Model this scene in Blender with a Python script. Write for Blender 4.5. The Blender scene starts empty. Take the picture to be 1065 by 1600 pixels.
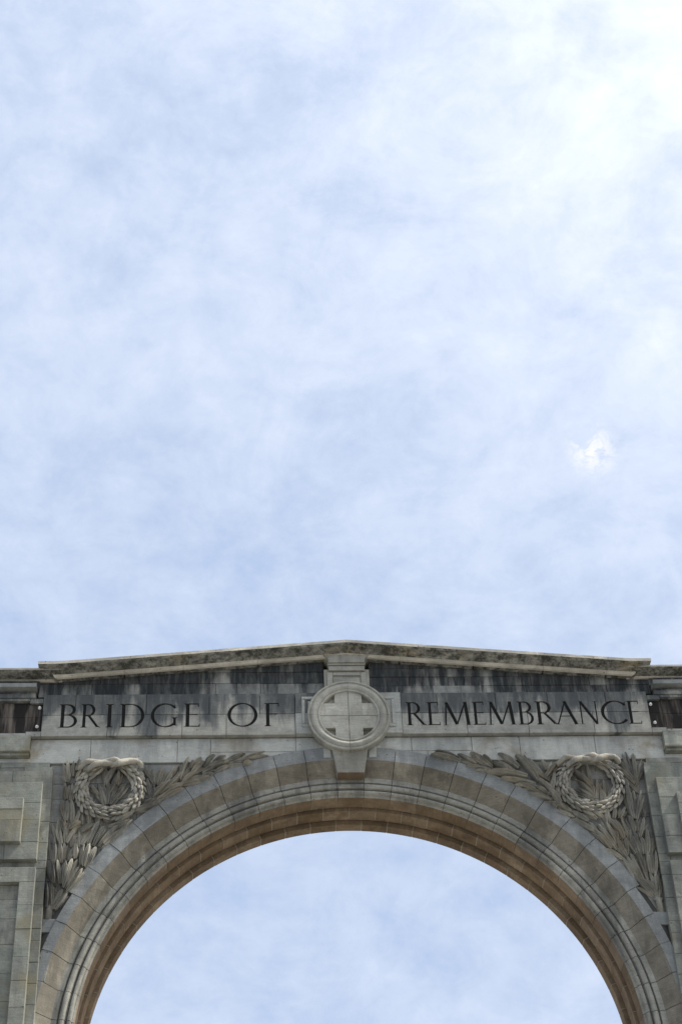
import bpy, bmesh, math, random
from mathutils import Vector, Matrix, Euler
random.seed(7)
S = bpy.context.scene
# ------------------------------------------------------------------ camera
cam = bpy.data.cameras.new('camera')
co = bpy.data.objects.new('camera', cam)
S.collection.objects.link(co)
R_ = Vector((0.9985663, -0.04020487, -0.03533997))
U_ = Vector((0.0007005, -0.65033186, 0.7596499))
F_ = Vector((0.05352433, 0.75858555, 0.64937132))
m = Matrix((R_, U_, -F_)).transposed().to_4x4()
m.translation = Vector((-1.24198, -18.0, 1.6))
co.matrix_world = m
cam.sensor_fit = 'VERTICAL'
cam.sensor_height = 36.0
cam.sensor_width = 24.0
cam.lens = 2893.656 / 1600 * 36.0
cam.clip_start = 0.1
cam.clip_end = 5000
S.camera = co
# ------------------------------------------------------------------ sky and sun
SUN_AZ, SUN_EL = math.radians(99.5), math.radians(54)      # azimuth from +Y towards +X
SUN = Vector((math.sin(SUN_AZ) * math.cos(SUN_EL), math.cos(SUN_AZ) * math.cos(SUN_EL), math.sin(SUN_EL)))
W = bpy.data.worlds.new('World'); S.world = W; W.use_nodes = True
nt = W.node_tree; nt.nodes.clear()
def N(nt, t, **k):
    n = nt.nodes.new(t)
    for a, b in k.items(): setattr(n, a, b)
    return n
def lk(nt, a, b): nt.links.new(a, b)
def mth(nt, op, a, b=None, c=None, clamp=False):
    n = N(nt, 'ShaderNodeMath', operation=op, use_clamp=clamp)
    for i, v in enumerate((a, b, c)):
        if v is None: continue
        if isinstance(v, (int, float)): n.inputs[i].default_value = v
        else: lk(nt, v, n.inputs[i])
    return n.outputs[0]
def ramp(nt, fac, stops, interp='LINEAR'):
    n = N(nt, 'ShaderNodeValToRGB'); n.color_ramp.interpolation = interp
    e = n.color_ramp.elements
    while len(e) < len(stops): e.new(0.5)
    for i, (p, c) in enumerate(stops):
        e[i].position = p
        e[i].color = (c, c, c, 1) if isinstance(c, (int, float)) else (*c, 1)
    lk(nt, fac, n.inputs[0]); return n.outputs[0]
def mixc(nt, f, a, b, mode='MIX'):
    n = N(nt, 'ShaderNodeMix', data_type='RGBA', blend_type=mode)
    for s, v in ((n.inputs[0], f), (n.inputs[6], a), (n.inputs[7], b)):
        if isinstance(v, (int, float)): s.default_value = v
        elif isinstance(v, tuple): s.default_value = (*v, 1)
        else: lk(nt, v, s)
    return n.outputs[2]
def noise(nt, vec, scale, detail=4, rough=.55, dist=0.0, loc=None, sc=None):
    if loc or sc:
        mp = N(nt, 'ShaderNodeMapping')
        if loc: mp.inputs['Location'].default_value = loc
        if sc: mp.inputs['Scale'].default_value = sc
        lk(nt, vec, mp.inputs[0]); vec = mp.outputs[0]
    n = N(nt, 'ShaderNodeTexNoise'); n.inputs['Scale'].default_value = scale
    n.inputs['Detail'].default_value = detail; n.inputs['Roughness'].default_value = rough
    n.inputs['Distortion'].default_value = dist
    lk(nt, vec, n.inputs['Vector']); return n.outputs['Fac']
tc = N(nt, 'ShaderNodeTexCoord').outputs['Generated']
sky = N(nt, 'ShaderNodeTexSky', sky_type='NISHITA')
sky.sun_disc = False; sky.sun_elevation = SUN_EL; sky.sun_rotation = SUN_AZ
sky.altitude = 10; sky.air_density = 1.0; sky.dust_density = 1.0; sky.ozone_density = 1.0
# thin high cloud: soft veils plus finer wisps, drawn on the direction of view
SKYK = 0.069
veil = noise(nt, tc, 3.4, 5, .6, .5, (1.7, .4, 2.3), (1, 1, 1.35))
fib = noise(nt, tc, 1.0, 7, .62, 1.2, (4.0, 0, 1.0), (26, 9, 22))
wisp = noise(nt, tc, 13.0, 8, .66, .5, (.3, 2.1, 0), (.85, 1, 1.4))
puff = noise(nt, tc, 40.0, 5, .65, .3, (.3, 1.1, 0), (.9, 1, 1.2))
cl = mth(nt, 'ADD', mth(nt, 'ADD', mth(nt, 'MULTIPLY', veil, .30), mth(nt, 'MULTIPLY', wisp, .37)), mth(nt, 'ADD', mth(nt, 'MULTIPLY', puff, .22), mth(nt, 'MULTIPLY', fib, .11)))
cl = ramp(nt, cl, [(.39, 0.0), (.50, .55), (.61, 1.0)])
dt = N(nt, 'ShaderNodeVectorMath', operation='DOT_PRODUCT')
dt.inputs[1].default_value = SUN
lk(nt, tc, dt.inputs[0])
glow = mth(nt, 'POWER', mth(nt, 'MAXIMUM', dt.outputs['Value'], 0.0), 6.0)
def vscale(v, f):
    n = N(nt, 'ShaderNodeVectorMath', operation='SCALE')
    if isinstance(v, tuple): n.inputs[0].default_value = v
    else: lk(nt, v, n.inputs[0])
    if isinstance(f, (int, float)): n.inputs['Scale'].default_value = f
    else: lk(nt, f, n.inputs['Scale'])
    return n.outputs[0]
def vadd(a, c):
    n = N(nt, 'ShaderNodeVectorMath', operation='ADD'); lk(nt, a, n.inputs[0]); lk(nt, c, n.inputs[1]); return n.outputs[0]
cloud = vadd(vscale((6.2, 7.8, 10.9), 1.0), vscale((2.2, 1.7, .75), cl))
haze_glow = vscale((34.0, 30.5, 24.0), mth(nt, 'MULTIPLY', glow, mth(nt, 'ADD', mth(nt, 'MULTIPLY', cl, .3), .85)))
cf = mth(nt, 'ADD', mth(nt, 'MULTIPLY', cl, .12), .86, clamp=True)
skyc = mixc(nt, cf, sky.outputs[0], cloud)
# one small torn shred of brighter cloud low on the right
SHRED = Vector((0.1868, 0.7243, 0.6638))
df = N(nt, 'ShaderNodeVectorMath', operation='DISTANCE'); df.inputs[1].default_value = SHRED; lk(nt, tc, df.inputs[0])
sn = noise(nt, tc, 105, 6, .7, .5, None, (.8, 1, 1.2))
sm = mth(nt, 'MULTIPLY', ramp(nt, df.outputs['Value'], [(.0, 1), (.019, 0)], 'EASE'), ramp(nt, sn, [(.43, 0), (.56, 1)]))
skyc = vadd(skyc, haze_glow)
skyc = mixc(nt, sm, skyc, (12.0, 12.1, 12.4))
bg = N(nt, 'ShaderNodeBackground'); bg.inputs[1].default_value = SKYK
lk(nt, skyc, bg.inputs[0])
out = N(nt, 'ShaderNodeOutputWorld'); lk(nt, bg.outputs[0], out.inputs[0])
sl = bpy.data.lights.new('sun', 'SUN'); sl.energy = 5.0; sl.angle = math.radians(.6); sl.color = (1, .965, .90)
so = bpy.data.objects.new('sun', sl); S.collection.objects.link(so)
so.rotation_euler = (-SUN).to_track_quat('-Z', 'Y').to_euler(); so.location = SUN * 60
S.view_settings.view_transform = 'Standard'; S.view_settings.look = 'None'
S.view_settings.exposure = 0.3; S.view_settings.gamma = 1.0
S.view_settings.use_curve_mapping = False
# ------------------------------------------------------------------ materials
def stone_mat(name, tones, stain=None, stain_amt=0.0, stain_z=None, rough=.9, pit=1.0, var=1.0,
              bump=.5, warm=None, lichen=0.0, tool=1.0):
    """tones: three base colours picked by per-object random; stain: colour of run-off streaks."""
    M = bpy.data.materials.new(name); M.use_nodes = True
    t = M.node_tree; b = t.nodes['Principled BSDF']
    b.inputs['Roughness'].default_value = rough
    b.inputs['Specular IOR Level'].default_value = .25
    P = N(t, 'ShaderNodeNewGeometry').outputs['Position']
    rnd = N(t, 'ShaderNodeObjectInfo').outputs['Random']
    base = ramp(t, rnd, [(0, tones[0]), (.5, tones[1]), (1, tones[2])])
    big = noise(t, P, 1.3, 4, .6, .3)
    med = noise(t, P, 6.5, 6, .62, .4)
    fine = noise(t, P, 70, 3, .6)
    hor = noise(t, P, 1.0, 4, .6, .1, None, (5, 5, 150))           # fine horizontal tooling of the sawn stone
    base = mixc(t, 1.0, base, ramp(t, big, [(.3, 1 - .26 * var), (.7, 1 + .16 * var)]), 'MULTIPLY')
    base = mixc(t, 1.0, base, ramp(t, med, [(.3, 1 - .28 * var), (.68, 1 + .14 * var)]), 'MULTIPLY')
    base = mixc(t, 1.0, base, ramp(t, fine, [(.3, .86), (.7, 1.1)]), 'MULTIPLY')
    base = mixc(t, tool, base, ramp(t, hor, [(.34, .86), (.62, 1.06)]), 'MULTIPLY')
    if warm:
        w = noise(t, P, 2.2, 5, .6, .5, (3.1, 0, 7.7))
        base = mixc(t, ramp(t, w, [(.52, 0), (.68, .8)]), base, warm)
    if stain:
        st = noise(t, P, 1.0, 5, .65, .25, (2.3, 0, .6), (3.9, 3.9, .6))
        st2 = noise(t, P, 1.0, 4, .6, .2, (0, 0, 4.6), (1.5, 1.5, .9))
        s = mth(t, 'ADD', mth(t, 'MULTIPLY', st, .72), mth(t, 'MULTIPLY', st2, .33))
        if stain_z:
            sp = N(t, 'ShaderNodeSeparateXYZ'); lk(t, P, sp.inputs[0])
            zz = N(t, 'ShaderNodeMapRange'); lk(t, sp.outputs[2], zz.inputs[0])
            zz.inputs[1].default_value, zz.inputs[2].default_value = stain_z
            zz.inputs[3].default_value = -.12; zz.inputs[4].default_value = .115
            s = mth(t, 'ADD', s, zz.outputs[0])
        s = mth(t, 'ADD', s, mth(t, 'MULTIPLY', mth(t, 'SUBTRACT', rnd, .5), .12))
        s = ramp(t, s, [(.485, 0), (.62, 1)], 'EASE')
        s = mth(t, 'MULTIPLY', s, ramp(t, noise(t, P, 1.0, 5, .7, .2, (7, 0, 1), (12, 12, 1.6)), [(.34, .7), (.55, 1)]))
        base = mixc(t, mth(t, 'MULTIPLY', s, stain_amt), base, stain)
    if lichen:
        l1 = noise(t, P, 14, 7, .78, .3, (5, 5, 5)); l2 = noise(t, P, 2.0, 3, .5, 0, (1, 8, 5))
        l3 = noise(t, P, 5, 5, .75, .2)
        base = mixc(t, ramp(t, mth(t, 'MULTIPLY', mth(t, 'ADD', l1, l3), .5), [(.44, .92), (.58, 0)]), base, (.045, .045, .038))
        base = mixc(t, mth(t, 'MULTIPLY', ramp(t, mth(t, 'MULTIPLY', mth(t, 'ADD', l1, l2), .5), [(.55, 0), (.62, 1)]), lichen), base, (.30, .21, .07))
    if pit:
        v = N(t, 'ShaderNodeTexVoronoi'); v.inputs['Scale'].default_value = 9; lk(t, P, v.inputs['Vector'])
        base = mixc(t, mth(t, 'MULTIPLY', ramp(t, v.outputs['Distance'], [(.05, .75), (.1, 0)]), pit), base, (.05, .05, .048))
    lk(t, base, b.inputs['Base Color'])
    bm_ = mth(t, 'ADD', mth(t, 'MULTIPLY', fine, .35), mth(t, 'ADD', mth(t, 'MULTIPLY', med, 1.2), mth(t, 'MULTIPLY', hor, .25 * tool)))
    bn = N(t, 'ShaderNodeBump'); bn.inputs['Strength'].default_value = bump; bn.inputs['Distance'].default_value = .012
    lk(t, bm_, bn.inputs['Height']); lk(t, bn.outputs[0], b.inputs['Normal'])
    return M
GREY = [(.41, .42, .38), (.44, .448, .41), (.47, .475, .43)]
m_wall = stone_mat('grey_ashlar', GREY, var=.6, stain=(.085, .095, .10), stain_amt=.34, stain_z=(12.7, 13.9), warm=(.25, .21, .15))
m_field = stone_mat('shade_toned_field_stone', [(.21, .212, .195), (.25, .25, .23), (.29, .288, .26)], stain=(.04, .045, .05), stain_amt=.6)  # wall stone toned darker, shade behind the carving put into its colour
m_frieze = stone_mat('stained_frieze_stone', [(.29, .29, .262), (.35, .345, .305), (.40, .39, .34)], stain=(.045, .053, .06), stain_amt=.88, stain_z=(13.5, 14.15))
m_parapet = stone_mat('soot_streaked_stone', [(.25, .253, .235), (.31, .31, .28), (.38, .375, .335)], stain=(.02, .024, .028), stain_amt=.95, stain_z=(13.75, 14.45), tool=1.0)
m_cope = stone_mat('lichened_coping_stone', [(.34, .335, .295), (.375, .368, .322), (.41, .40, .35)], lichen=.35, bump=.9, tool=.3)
m_copetop = stone_mat('weathered_bounce_lit_coping_edge', [(.52, .49, .41), (.56, .52, .44), (.48, .45, .38)], bump=.7, tool=.3)  # weathered top fillet; on the lower roll, bounce light painted into the stone
m_pier = stone_mat('greenish_pier_stone', [(.23, .24, .205), (.27, .275, .235), (.32, .315, .26)], stain=(.06, .07, .075), stain_amt=.5, warm=(.2, .18, .12))
m_fascia = stone_mat('blue_grey_arch_stone', [(.225, .235, .228), (.26, .27, .26), (.305, .31, .295)], stain=(.11, .12, .125), stain_amt=.5)
m_splay = stone_mat('tan_arch_stone', [(.20, .18, .142), (.25, .227, .182), (.30, .275, .22)], stain=(.07, .062, .05), stain_amt=.5)
m_mould = stone_mat('grey_moulding_stone', [(.29, .285, .245), (.33, .32, .275), (.36, .35, .30)], stain=(.05, .052, .05), stain_amt=.6)
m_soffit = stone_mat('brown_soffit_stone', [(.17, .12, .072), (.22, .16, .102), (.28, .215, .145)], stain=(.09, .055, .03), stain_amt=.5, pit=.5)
m_med = stone_mat('clean_medallion_stone', [(.355, .35, .30), (.38, .372, .32), (.405, .395, .34)], pit=.6, var=.9, stain=(.15, .145, .125), stain_amt=.55)
m_leaf = stone_mat('carved_leaf_stone', [(.30, .283, .235), (.38, .358, .295), (.46, .43, .35)], stain=(.055, .065, .075), stain_amt=.6, warm=(.2, .16, .1), pit=.3, tool=.3, bump=.8)
m_wreath = stone_mat('carved_wreath_stone', [(.28, .262, .215), (.36, .335, .275), (.44, .41, .335)], stain=(.09, .09, .085), stain_amt=.6, pit=.2, tool=.2, bump=.8)
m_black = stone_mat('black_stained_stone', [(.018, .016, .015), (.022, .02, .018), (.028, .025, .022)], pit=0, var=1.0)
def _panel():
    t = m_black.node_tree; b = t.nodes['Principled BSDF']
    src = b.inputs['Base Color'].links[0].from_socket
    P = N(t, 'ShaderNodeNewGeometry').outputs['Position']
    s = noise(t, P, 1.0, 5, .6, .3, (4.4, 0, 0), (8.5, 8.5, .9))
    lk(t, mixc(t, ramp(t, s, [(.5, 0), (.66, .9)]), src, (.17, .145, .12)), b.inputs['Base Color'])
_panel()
def plain(name, col, rough=.8, metal=0.0):
    M = bpy.data.materials.new(name); M.use_nodes = True
    t = M.node_tree; b = t.nodes['Principled BSDF']; b.inputs['Roughness'].default_value = rough
    b.inputs['Metallic'].default_value = metal
    P = N(t, 'ShaderNodeNewGeometry').outputs['Position']
    lk(t, mixc(t, 1.0, col, ramp(t, noise(t, P, 30, 5, .6), [(.3, .75), (.7, 1.2)]), 'MULTIPLY'), b.inputs['Base Color'])
    return M
m_mortar = plain('dark_joint_mortar', (.05, .05, .046), 1)
m_mortar_pale = plain('pale_joint_mortar', (.34, .30, .235), 1)
m_groove = plain('dark_groove', (.03, .022, .014), 1)  # near-black floor of the soffit grooves
m_letter = plain('shade_black_letter_paint', (.012, .012, .011), 1)  # black paint, deepened to hold the shadow of the cut letters
m_bolt = plain('pale_metal_bolt', (.75, .75, .72), .35)
m_ground = plain('pale_paving', (.21, .205, .19), .9)

# ------------------------------------------------------------------ helpers
def prop(o, **k):
    for a, b in k.items(): o[a] = b
    return o
def link(name, me, mats, parent=None, smooth=False, **k):
    if mats is not None and len(me.materials) == 0:
        for mm in (mats if isinstance(mats, (list, tuple)) else [mats]): me.materials.append(mm)
    o = bpy.data.objects.new(name, me); S.collection.objects.link(o)
    if parent is not None: o.parent = parent
    if smooth:
        for p in me.polygons: p.use_smooth = True
    return prop(o, **k)
def mesh(name, vs, fs, mi=None):
    me = bpy.data.meshes.new(name); me.from_pydata(vs, [], fs)
    if mi:
        for p, i in zip(me.polygons, mi): p.material_index = i
    me.update(); return me
def fixn(me):
    bm = bmesh.new(); bm.from_mesh(me); bmesh.ops.recalc_face_normals(bm, faces=bm.faces); bm.to_mesh(me); bm.free(); return me
def prism(poly, yf, yb, ch=.006):
    """solid from an (x,z) outline, front at yf, back at yb, front arris chamfered"""
    bm = bmesh.new()
    f = [bm.verts.new((x, yf, z)) for x, z in poly]
    g = [bm.verts.new((x, yb, z)) for x, z in poly]
    n = len(poly)
    ff = bm.faces.new(f); bm.faces.new(g[::-1])
    for i in range(n): bm.faces.new((f[i], g[i], g[(i + 1) % n], f[(i + 1) % n]))
    bmesh.ops.recalc_face_normals(bm, faces=bm.faces)
    if ch:
        bmesh.ops.bevel(bm, geom=list(ff.edges), offset=ch, segments=1, affect='EDGES', profile=.5)
    me = bpy.data.meshes.new('stone'); bm.to_mesh(me); bm.free(); return me
G = .0018       # half a joint
ZC, RO = 9.8587, 3.46
def rect(x0, x1, z0, z1, g=G): return [(x0 + g, z0 + g), (x1 - g, z0 + g), (x1 - g, z1 - g), (x0 + g, z1 - g)]
def clip_arch(x0, x1, z0, z1, R=RO, g=G):
    x0 += g; x1 -= g; z0 += g; z1 -= g
    def low(x):
        q = R * R - x * x
        return max(z0, ZC + math.sqrt(q)) if q > 0 else z0
    xs = set(x0 + (x1 - x0) * i / 14 for i in range(15))
    for zz in (z0, z1):
        q = R * R - (zz - ZC) ** 2
        if q > 0:
            for s in (-1, 1):
                if x0 < s * math.sqrt(q) < x1: xs.add(s * math.sqrt(q))
    xs = sorted(x for x in xs if low(x) < z1 + 1e-5)
    if len(xs) < 2 or xs[-1] - xs[0] < .03: return None
    bot = [(x, min(low(x), z1)) for x in xs]
    top = [(xs[-1], z1), (xs[0], z1)]
    top = [t for t in top if not any(abs(t[0] - b[0]) < 1e-4 and abs(t[1] - b[1]) < 1e-4 for b in bot)]
    # drop bottom points that are collinear along z0
    res = []
    for i, b in enumerate(bot):
        if 0 < i < len(bot) - 1 and abs(bot[i - 1][1] - b[1]) < 1e-6 and abs(bot[i + 1][1] - b[1]) < 1e-6: continue
        res.append(b)
    pts = res + top
    return pts if len(pts) >= 3 else None
def stone(poly, y, mat, parent, depth=.12, name='stone', ch=.005, jit=.0025):
    y += random.uniform(-jit, jit)
    return link(name, prism(poly, y, y + depth, ch), mat, parent)
def bevel_mesh(me, w, seg=2):
    bm = bmesh.new(); bm.from_mesh(me)
    bmesh.ops.bevel(bm, geom=[e for e in bm.edges], offset=w, segments=seg, affect='EDGES', profile=.5)
    bm.to_mesh(me); bm.free(); return me
def box(x0, x1, y0, y1, z0, z1):
    v = [(x, y, z) for x in (x0, x1) for y in (y0, y1) for z in (z0, z1)]
    return mesh('box', v, [(0, 1, 3, 2), (4, 6, 7, 5), (0, 4, 5, 1), (2, 3, 7, 6), (0, 2, 6, 4), (1, 5, 7, 3)])
TH = 1.155      # wall thickness
# ------------------------------------------------------------------ ground
gr = mesh('ground', [(-1500, -1500, 0), (1500, -1500, 0), (1500, 1500, 0), (-1500, 1500, 0)], [(0, 1, 2, 3)])
link('ground', gr, m_ground, None, kind='structure')

arch = bpy.data.objects.new('memorial_arch', None); S.collection.objects.link(arch)
prop(arch, label='grey stone memorial arch lettered BRIDGE OF REMEMBRANCE under a pale clouded sky', category='arch')

# ------------------------------------------------------------------ core walls (joint beds the stones sit on)
def zs(x, z0=14.37, z1=14.665): return z0 + (z1 - z0) * (1 - min(abs(x), 3.36) / 3.36)
def core():
    n = 60
    R = 3.60
    xs = [-6.5, -R] + [-R * math.cos(math.pi * i / n) for i in range(1, n)] + [R, 6.5]
    top = []; bot = []
    for x in xs:
        q = R * R - x * x
        bot.append(ZC + math.sqrt(max(q, 0)) if abs(x) <= R else None)
        top.append(zs(x) - .05 if abs(x) < 3.4 else 14.2)
    vs = []; fs = []
    def quad(a, b, c, d): i = len(vs); vs.extend([a, b, c, d]); fs.append((i, i + 1, i + 2, i + 3))
    Y0, Y1 = .075, TH - .075
    for i in range(len(xs) - 1):
        xa, xb = xs[i], xs[i + 1]
        ba, bb = (0, 0) if bot[i] is None or bot[i + 1] is None else (bot[i], bot[i + 1])
        for y in (Y0, Y1): quad((xa, y, ba), (xb, y, bb), (xb, y, top[i + 1]), (xa, y, top[i]))
        quad((xa, Y0, top[i]), (xb, Y0, top[i + 1]), (xb, Y1, top[i + 1]), (xa, Y1, top[i]))
        if bot[i] is not None and bot[i + 1] is not None: quad((xa, Y0, ba), (xb, Y0, bb), (xb, Y1, bb), (xa, Y1, ba))
    for s in (-1, 1):
        quad((s * R, Y0, 0), (s * R, Y0, ZC), (s * R, Y1, ZC), (s * R, Y1, 0))
        quad((s * 6.5, Y0, 0), (s * 6.5, Y0, 14.2), (s * 6.5, Y1, 14.2), (s * 6.5, Y1, 0))
    return mesh('core', vs, fs)
wall = link('wall', core(), m_mortar, arch)

# ------------------------------------------------------------------ archivolt: 31 voussoirs with splay and mouldings
def torus_pts(r0, r1, yb, bul, n=5):
    c = (r0 + r1) / 2; h = (r0 - r1) / 2
    return [(c + h * math.cos(math.pi * i / n), yb - bul * math.sin(math.pi * i / n)) for i in range(n + 1)]
front_prof = [((3.51, -.022), 0), ((3.393, -.022), 1), ((3.235, .125), 2), ((3.178, .128), 2), ((3.168, .148), 2)]
front_prof += [(p, 2) for p in torus_pts(3.158, 3.092, .135, .03)] + [((3.088, .150), 2), ((3.078, .150), 2)]
front_prof += [(p, 2) for p in torus_pts(3.072, 3.03, .14, .022)] + [((3.026, .158), 2), ((3.015, .16), 2), ((3.0, .172), 3), ((3.0, .382), 3)]
front_prof += [((3.03, .386), 3), ((3.515, .386), 3), ((3.515, -.012), 0)]
def sweep(prof, stations, mirror=False, cap=True):
    """prof: list of ((r,y), mat); stations: functions (r,y)->xyz"""
    vs = []; fs = []; mi = []; n = len(prof)
    for st in stations: vs += [st(r, (TH - y) if mirror else y) for (r, y), _ in prof]
    for k in range(len(stations) - 1):
        for i in range(n):
            j = (i + 1) % n
            fs.append((k * n + i, k * n + j, (k + 1) * n + j, (k + 1) * n + i)); mi.append(prof[i][1])
    if cap:
        fs.append(tuple(range(n))); mi.append(prof[0][1]); L = (len(stations) - 1) * n
        fs.append(tuple(L + i for i in range(n))[::-1]); mi.append(prof[0][1])
    return mesh('voussoir', vs, fs, mi)
def arc_st(a): return lambda r, y: (r * math.cos(a), y, ZC + r * math.sin(a))
def sweep_arc(prof, a0, a1, n, mirror=False): return fixn(sweep(prof, [arc_st(a0 + (a1 - a0) * i / n) for i in range(n + 1)], mirror))
def jamb(prof, s, z0, z1, mirror=False): return fixn(sweep(prof, [lambda r, y, zz=z: (s * r, y, zz) for z in (z0, z1)], mirror))
STEP = math.radians(87.2 / 15)
JA = [math.radians(92.8) + STEP * k for k in range(16)]
spans = [(math.radians(87.2), math.radians(92.8))] + [(JA[k], JA[k + 1]) for k in range(15)] + [(math.pi - JA[k + 1], math.pi - JA[k]) for k in range(15)]
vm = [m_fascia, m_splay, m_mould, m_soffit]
bedp = [((r + (.014 if y < .2 else .004), y + (.014 if y < .3 else 0)), (0 if y < .17 else 1)) for (r, y), _ in front_prof[:-3]] + [((3.58, .38), 1), ((3.58, .02), 0)]
archivolt = link('archivolt', sweep_arc(bedp, 0, math.pi, 90), [m_mortar, m_mortar_pale], arch)
for a0, a1 in spans:
    g = .0032 / 3.2
    fp = front_prof
    if abs((a0 + a1) / 2 - math.pi / 2) < math.radians(62):          # the outer fillet is wider round the crown
        fp = [((3.565 if r > 3.5 else r, y), i) for (r, y), i in front_prof]
    me = sweep_arc(fp, a0 + g, a1 - g, 5)
    o = link('voussoir', me, vm, archivolt)
    o.location.y = random.uniform(-.003, .003)
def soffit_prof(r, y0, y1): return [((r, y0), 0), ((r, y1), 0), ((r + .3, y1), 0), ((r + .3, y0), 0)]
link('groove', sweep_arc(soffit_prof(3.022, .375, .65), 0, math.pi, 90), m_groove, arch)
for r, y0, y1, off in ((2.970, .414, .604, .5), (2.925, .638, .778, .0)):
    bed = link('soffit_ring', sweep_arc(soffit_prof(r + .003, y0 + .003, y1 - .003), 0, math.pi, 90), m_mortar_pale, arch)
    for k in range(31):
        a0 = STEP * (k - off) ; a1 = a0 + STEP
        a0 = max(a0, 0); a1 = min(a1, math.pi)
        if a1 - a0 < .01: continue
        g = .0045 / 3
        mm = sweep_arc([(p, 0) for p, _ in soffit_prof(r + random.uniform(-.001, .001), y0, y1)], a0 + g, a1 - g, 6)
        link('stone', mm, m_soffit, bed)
back_prof = [((2.94, .779), 1), ((2.98, .81), 1), ((3.235, 1.03), 1), ((3.393, TH + .022), 0), ((3.51, TH + .022), 0), ((3.51, .779), 0)]
back = link('archivolt', sweep_arc(bedp[:0] + [((r + .01, y - .004), m__) for (r, y), m__ in back_prof], 0, math.pi, 90), [m_mortar, m_mortar], arch)
for a0, a1 in spans:
    link('voussoir', sweep_arc(back_prof, a0 + .001, a1 - .001, 5), [m_fascia, m_splay], back)
for s in (-1, 1):
    jb = link('jamb', jamb(bedp, s, 0, ZC), [m_mortar, m_mortar_pale], arch)
    for k in range(12):
        h = ZC / 12
        link('stone', jamb(front_prof, s, k * h + .004, (k + 1) * h - .004), vm, jb)
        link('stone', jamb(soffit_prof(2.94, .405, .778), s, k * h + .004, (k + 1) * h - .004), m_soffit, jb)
    link('jamb', jamb(back_prof, s, 0, ZC), [m_fascia, m_splay], arch)

# ------------------------------------------------------------------ recessed relief field and the plain lintel course over it
spandrels = []
zj = [13.235, 12.98, 12.78, 12.48, 12.21, 12.01, 11.74, 11.62, 11.27]
for s in (-1, 1):
    sp = bpy.data.objects.new('spandrel', None); S.collection.objects.link(sp); sp.parent = arch; spandrels.append(sp)
    for i in range(len(zj) - 1):
        z1, z0 = zj[i], zj[i + 1]
        ws = [3.42]; off = .35 if i % 2 else .0
        x = 3.42 - (.55 if i % 2 else .32)
        while x > .5: ws.append(x); x -= .68
        ws.append(.45)
        for a, b in zip(ws, ws[1:]):
            x0, x1 = sorted((s * a, s * b))
            pl = clip_arch(x0, x1, z0, z1)
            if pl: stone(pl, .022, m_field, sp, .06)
    pl = clip_arch(*sorted((s * 3.42, s * 3.0)), 11.11, 11.27)
    stone(pl, -.015, m_fascia, sp, .12)
    q = [(-3.28, 11.105), (-3.40, 10.74), (-3.40, 10.55), (-3.30, 10.55), (-3.2, 11.105)]
    stone([(s * -x, z) for x, z in q] if s > 0 else q, -.015, m_fascia, sp, .12, jit=0)
    # carved bud in the small triangular pocket
    bud = []
    for i in range(9):
        t = i / 8; w = .034 * math.sin(math.pi * min(1, t * .85 + .12)) ** .7
        for j in range(7):
            a = math.pi * j / 6
            bud.append((s * (3.338 + .035 * (1 - t)) * 1 + w * math.cos(a) - s * .0, .07 - .065 * math.sin(a) * (w / .034), 10.86 + .22 * t))
    fs = [(i * 7 + j, i * 7 + j + 1, (i + 1) * 7 + j + 1, (i + 1) * 7 + j) for i in range(8) for j in range(6)]
    link('bud', mesh('bud', bud, fs), m_wreath, sp, True)
lintel = link('lintel', box(-3.6, 3.6, .08, .2, 13.3, 13.55), m_mortar, arch)
for (a, b, z0, z1) in [(-3.66, -2.97, 13.24, 13.565), (-2.97, -1.98, 13.24, 13.565), (-1.98, -1.6, 13.24, 13.565), (-1.6, -.62, 13.375, 13.565), (-.62, -.3, 13.375, 13.565),
                       (.3, .72, 13.375, 13.565), (.72, 1.42, 13.375, 13.565), (1.42, 1.98, 13.24, 13.565), (1.98, 2.86, 13.24, 13.565), (2.86, 3.66, 13.24, 13.565),
                       (-1.6, -1.05, 13.235, 13.375), (-1.05, -.3, 13.235, 13.375), (.3, .9, 13.235, 13.375), (.9, 1.42, 13.235, 13.375)]:
    pl = clip_arch(a, b, z0, z1)
    if pl: stone(pl, 0, m_wall, lintel)

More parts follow.
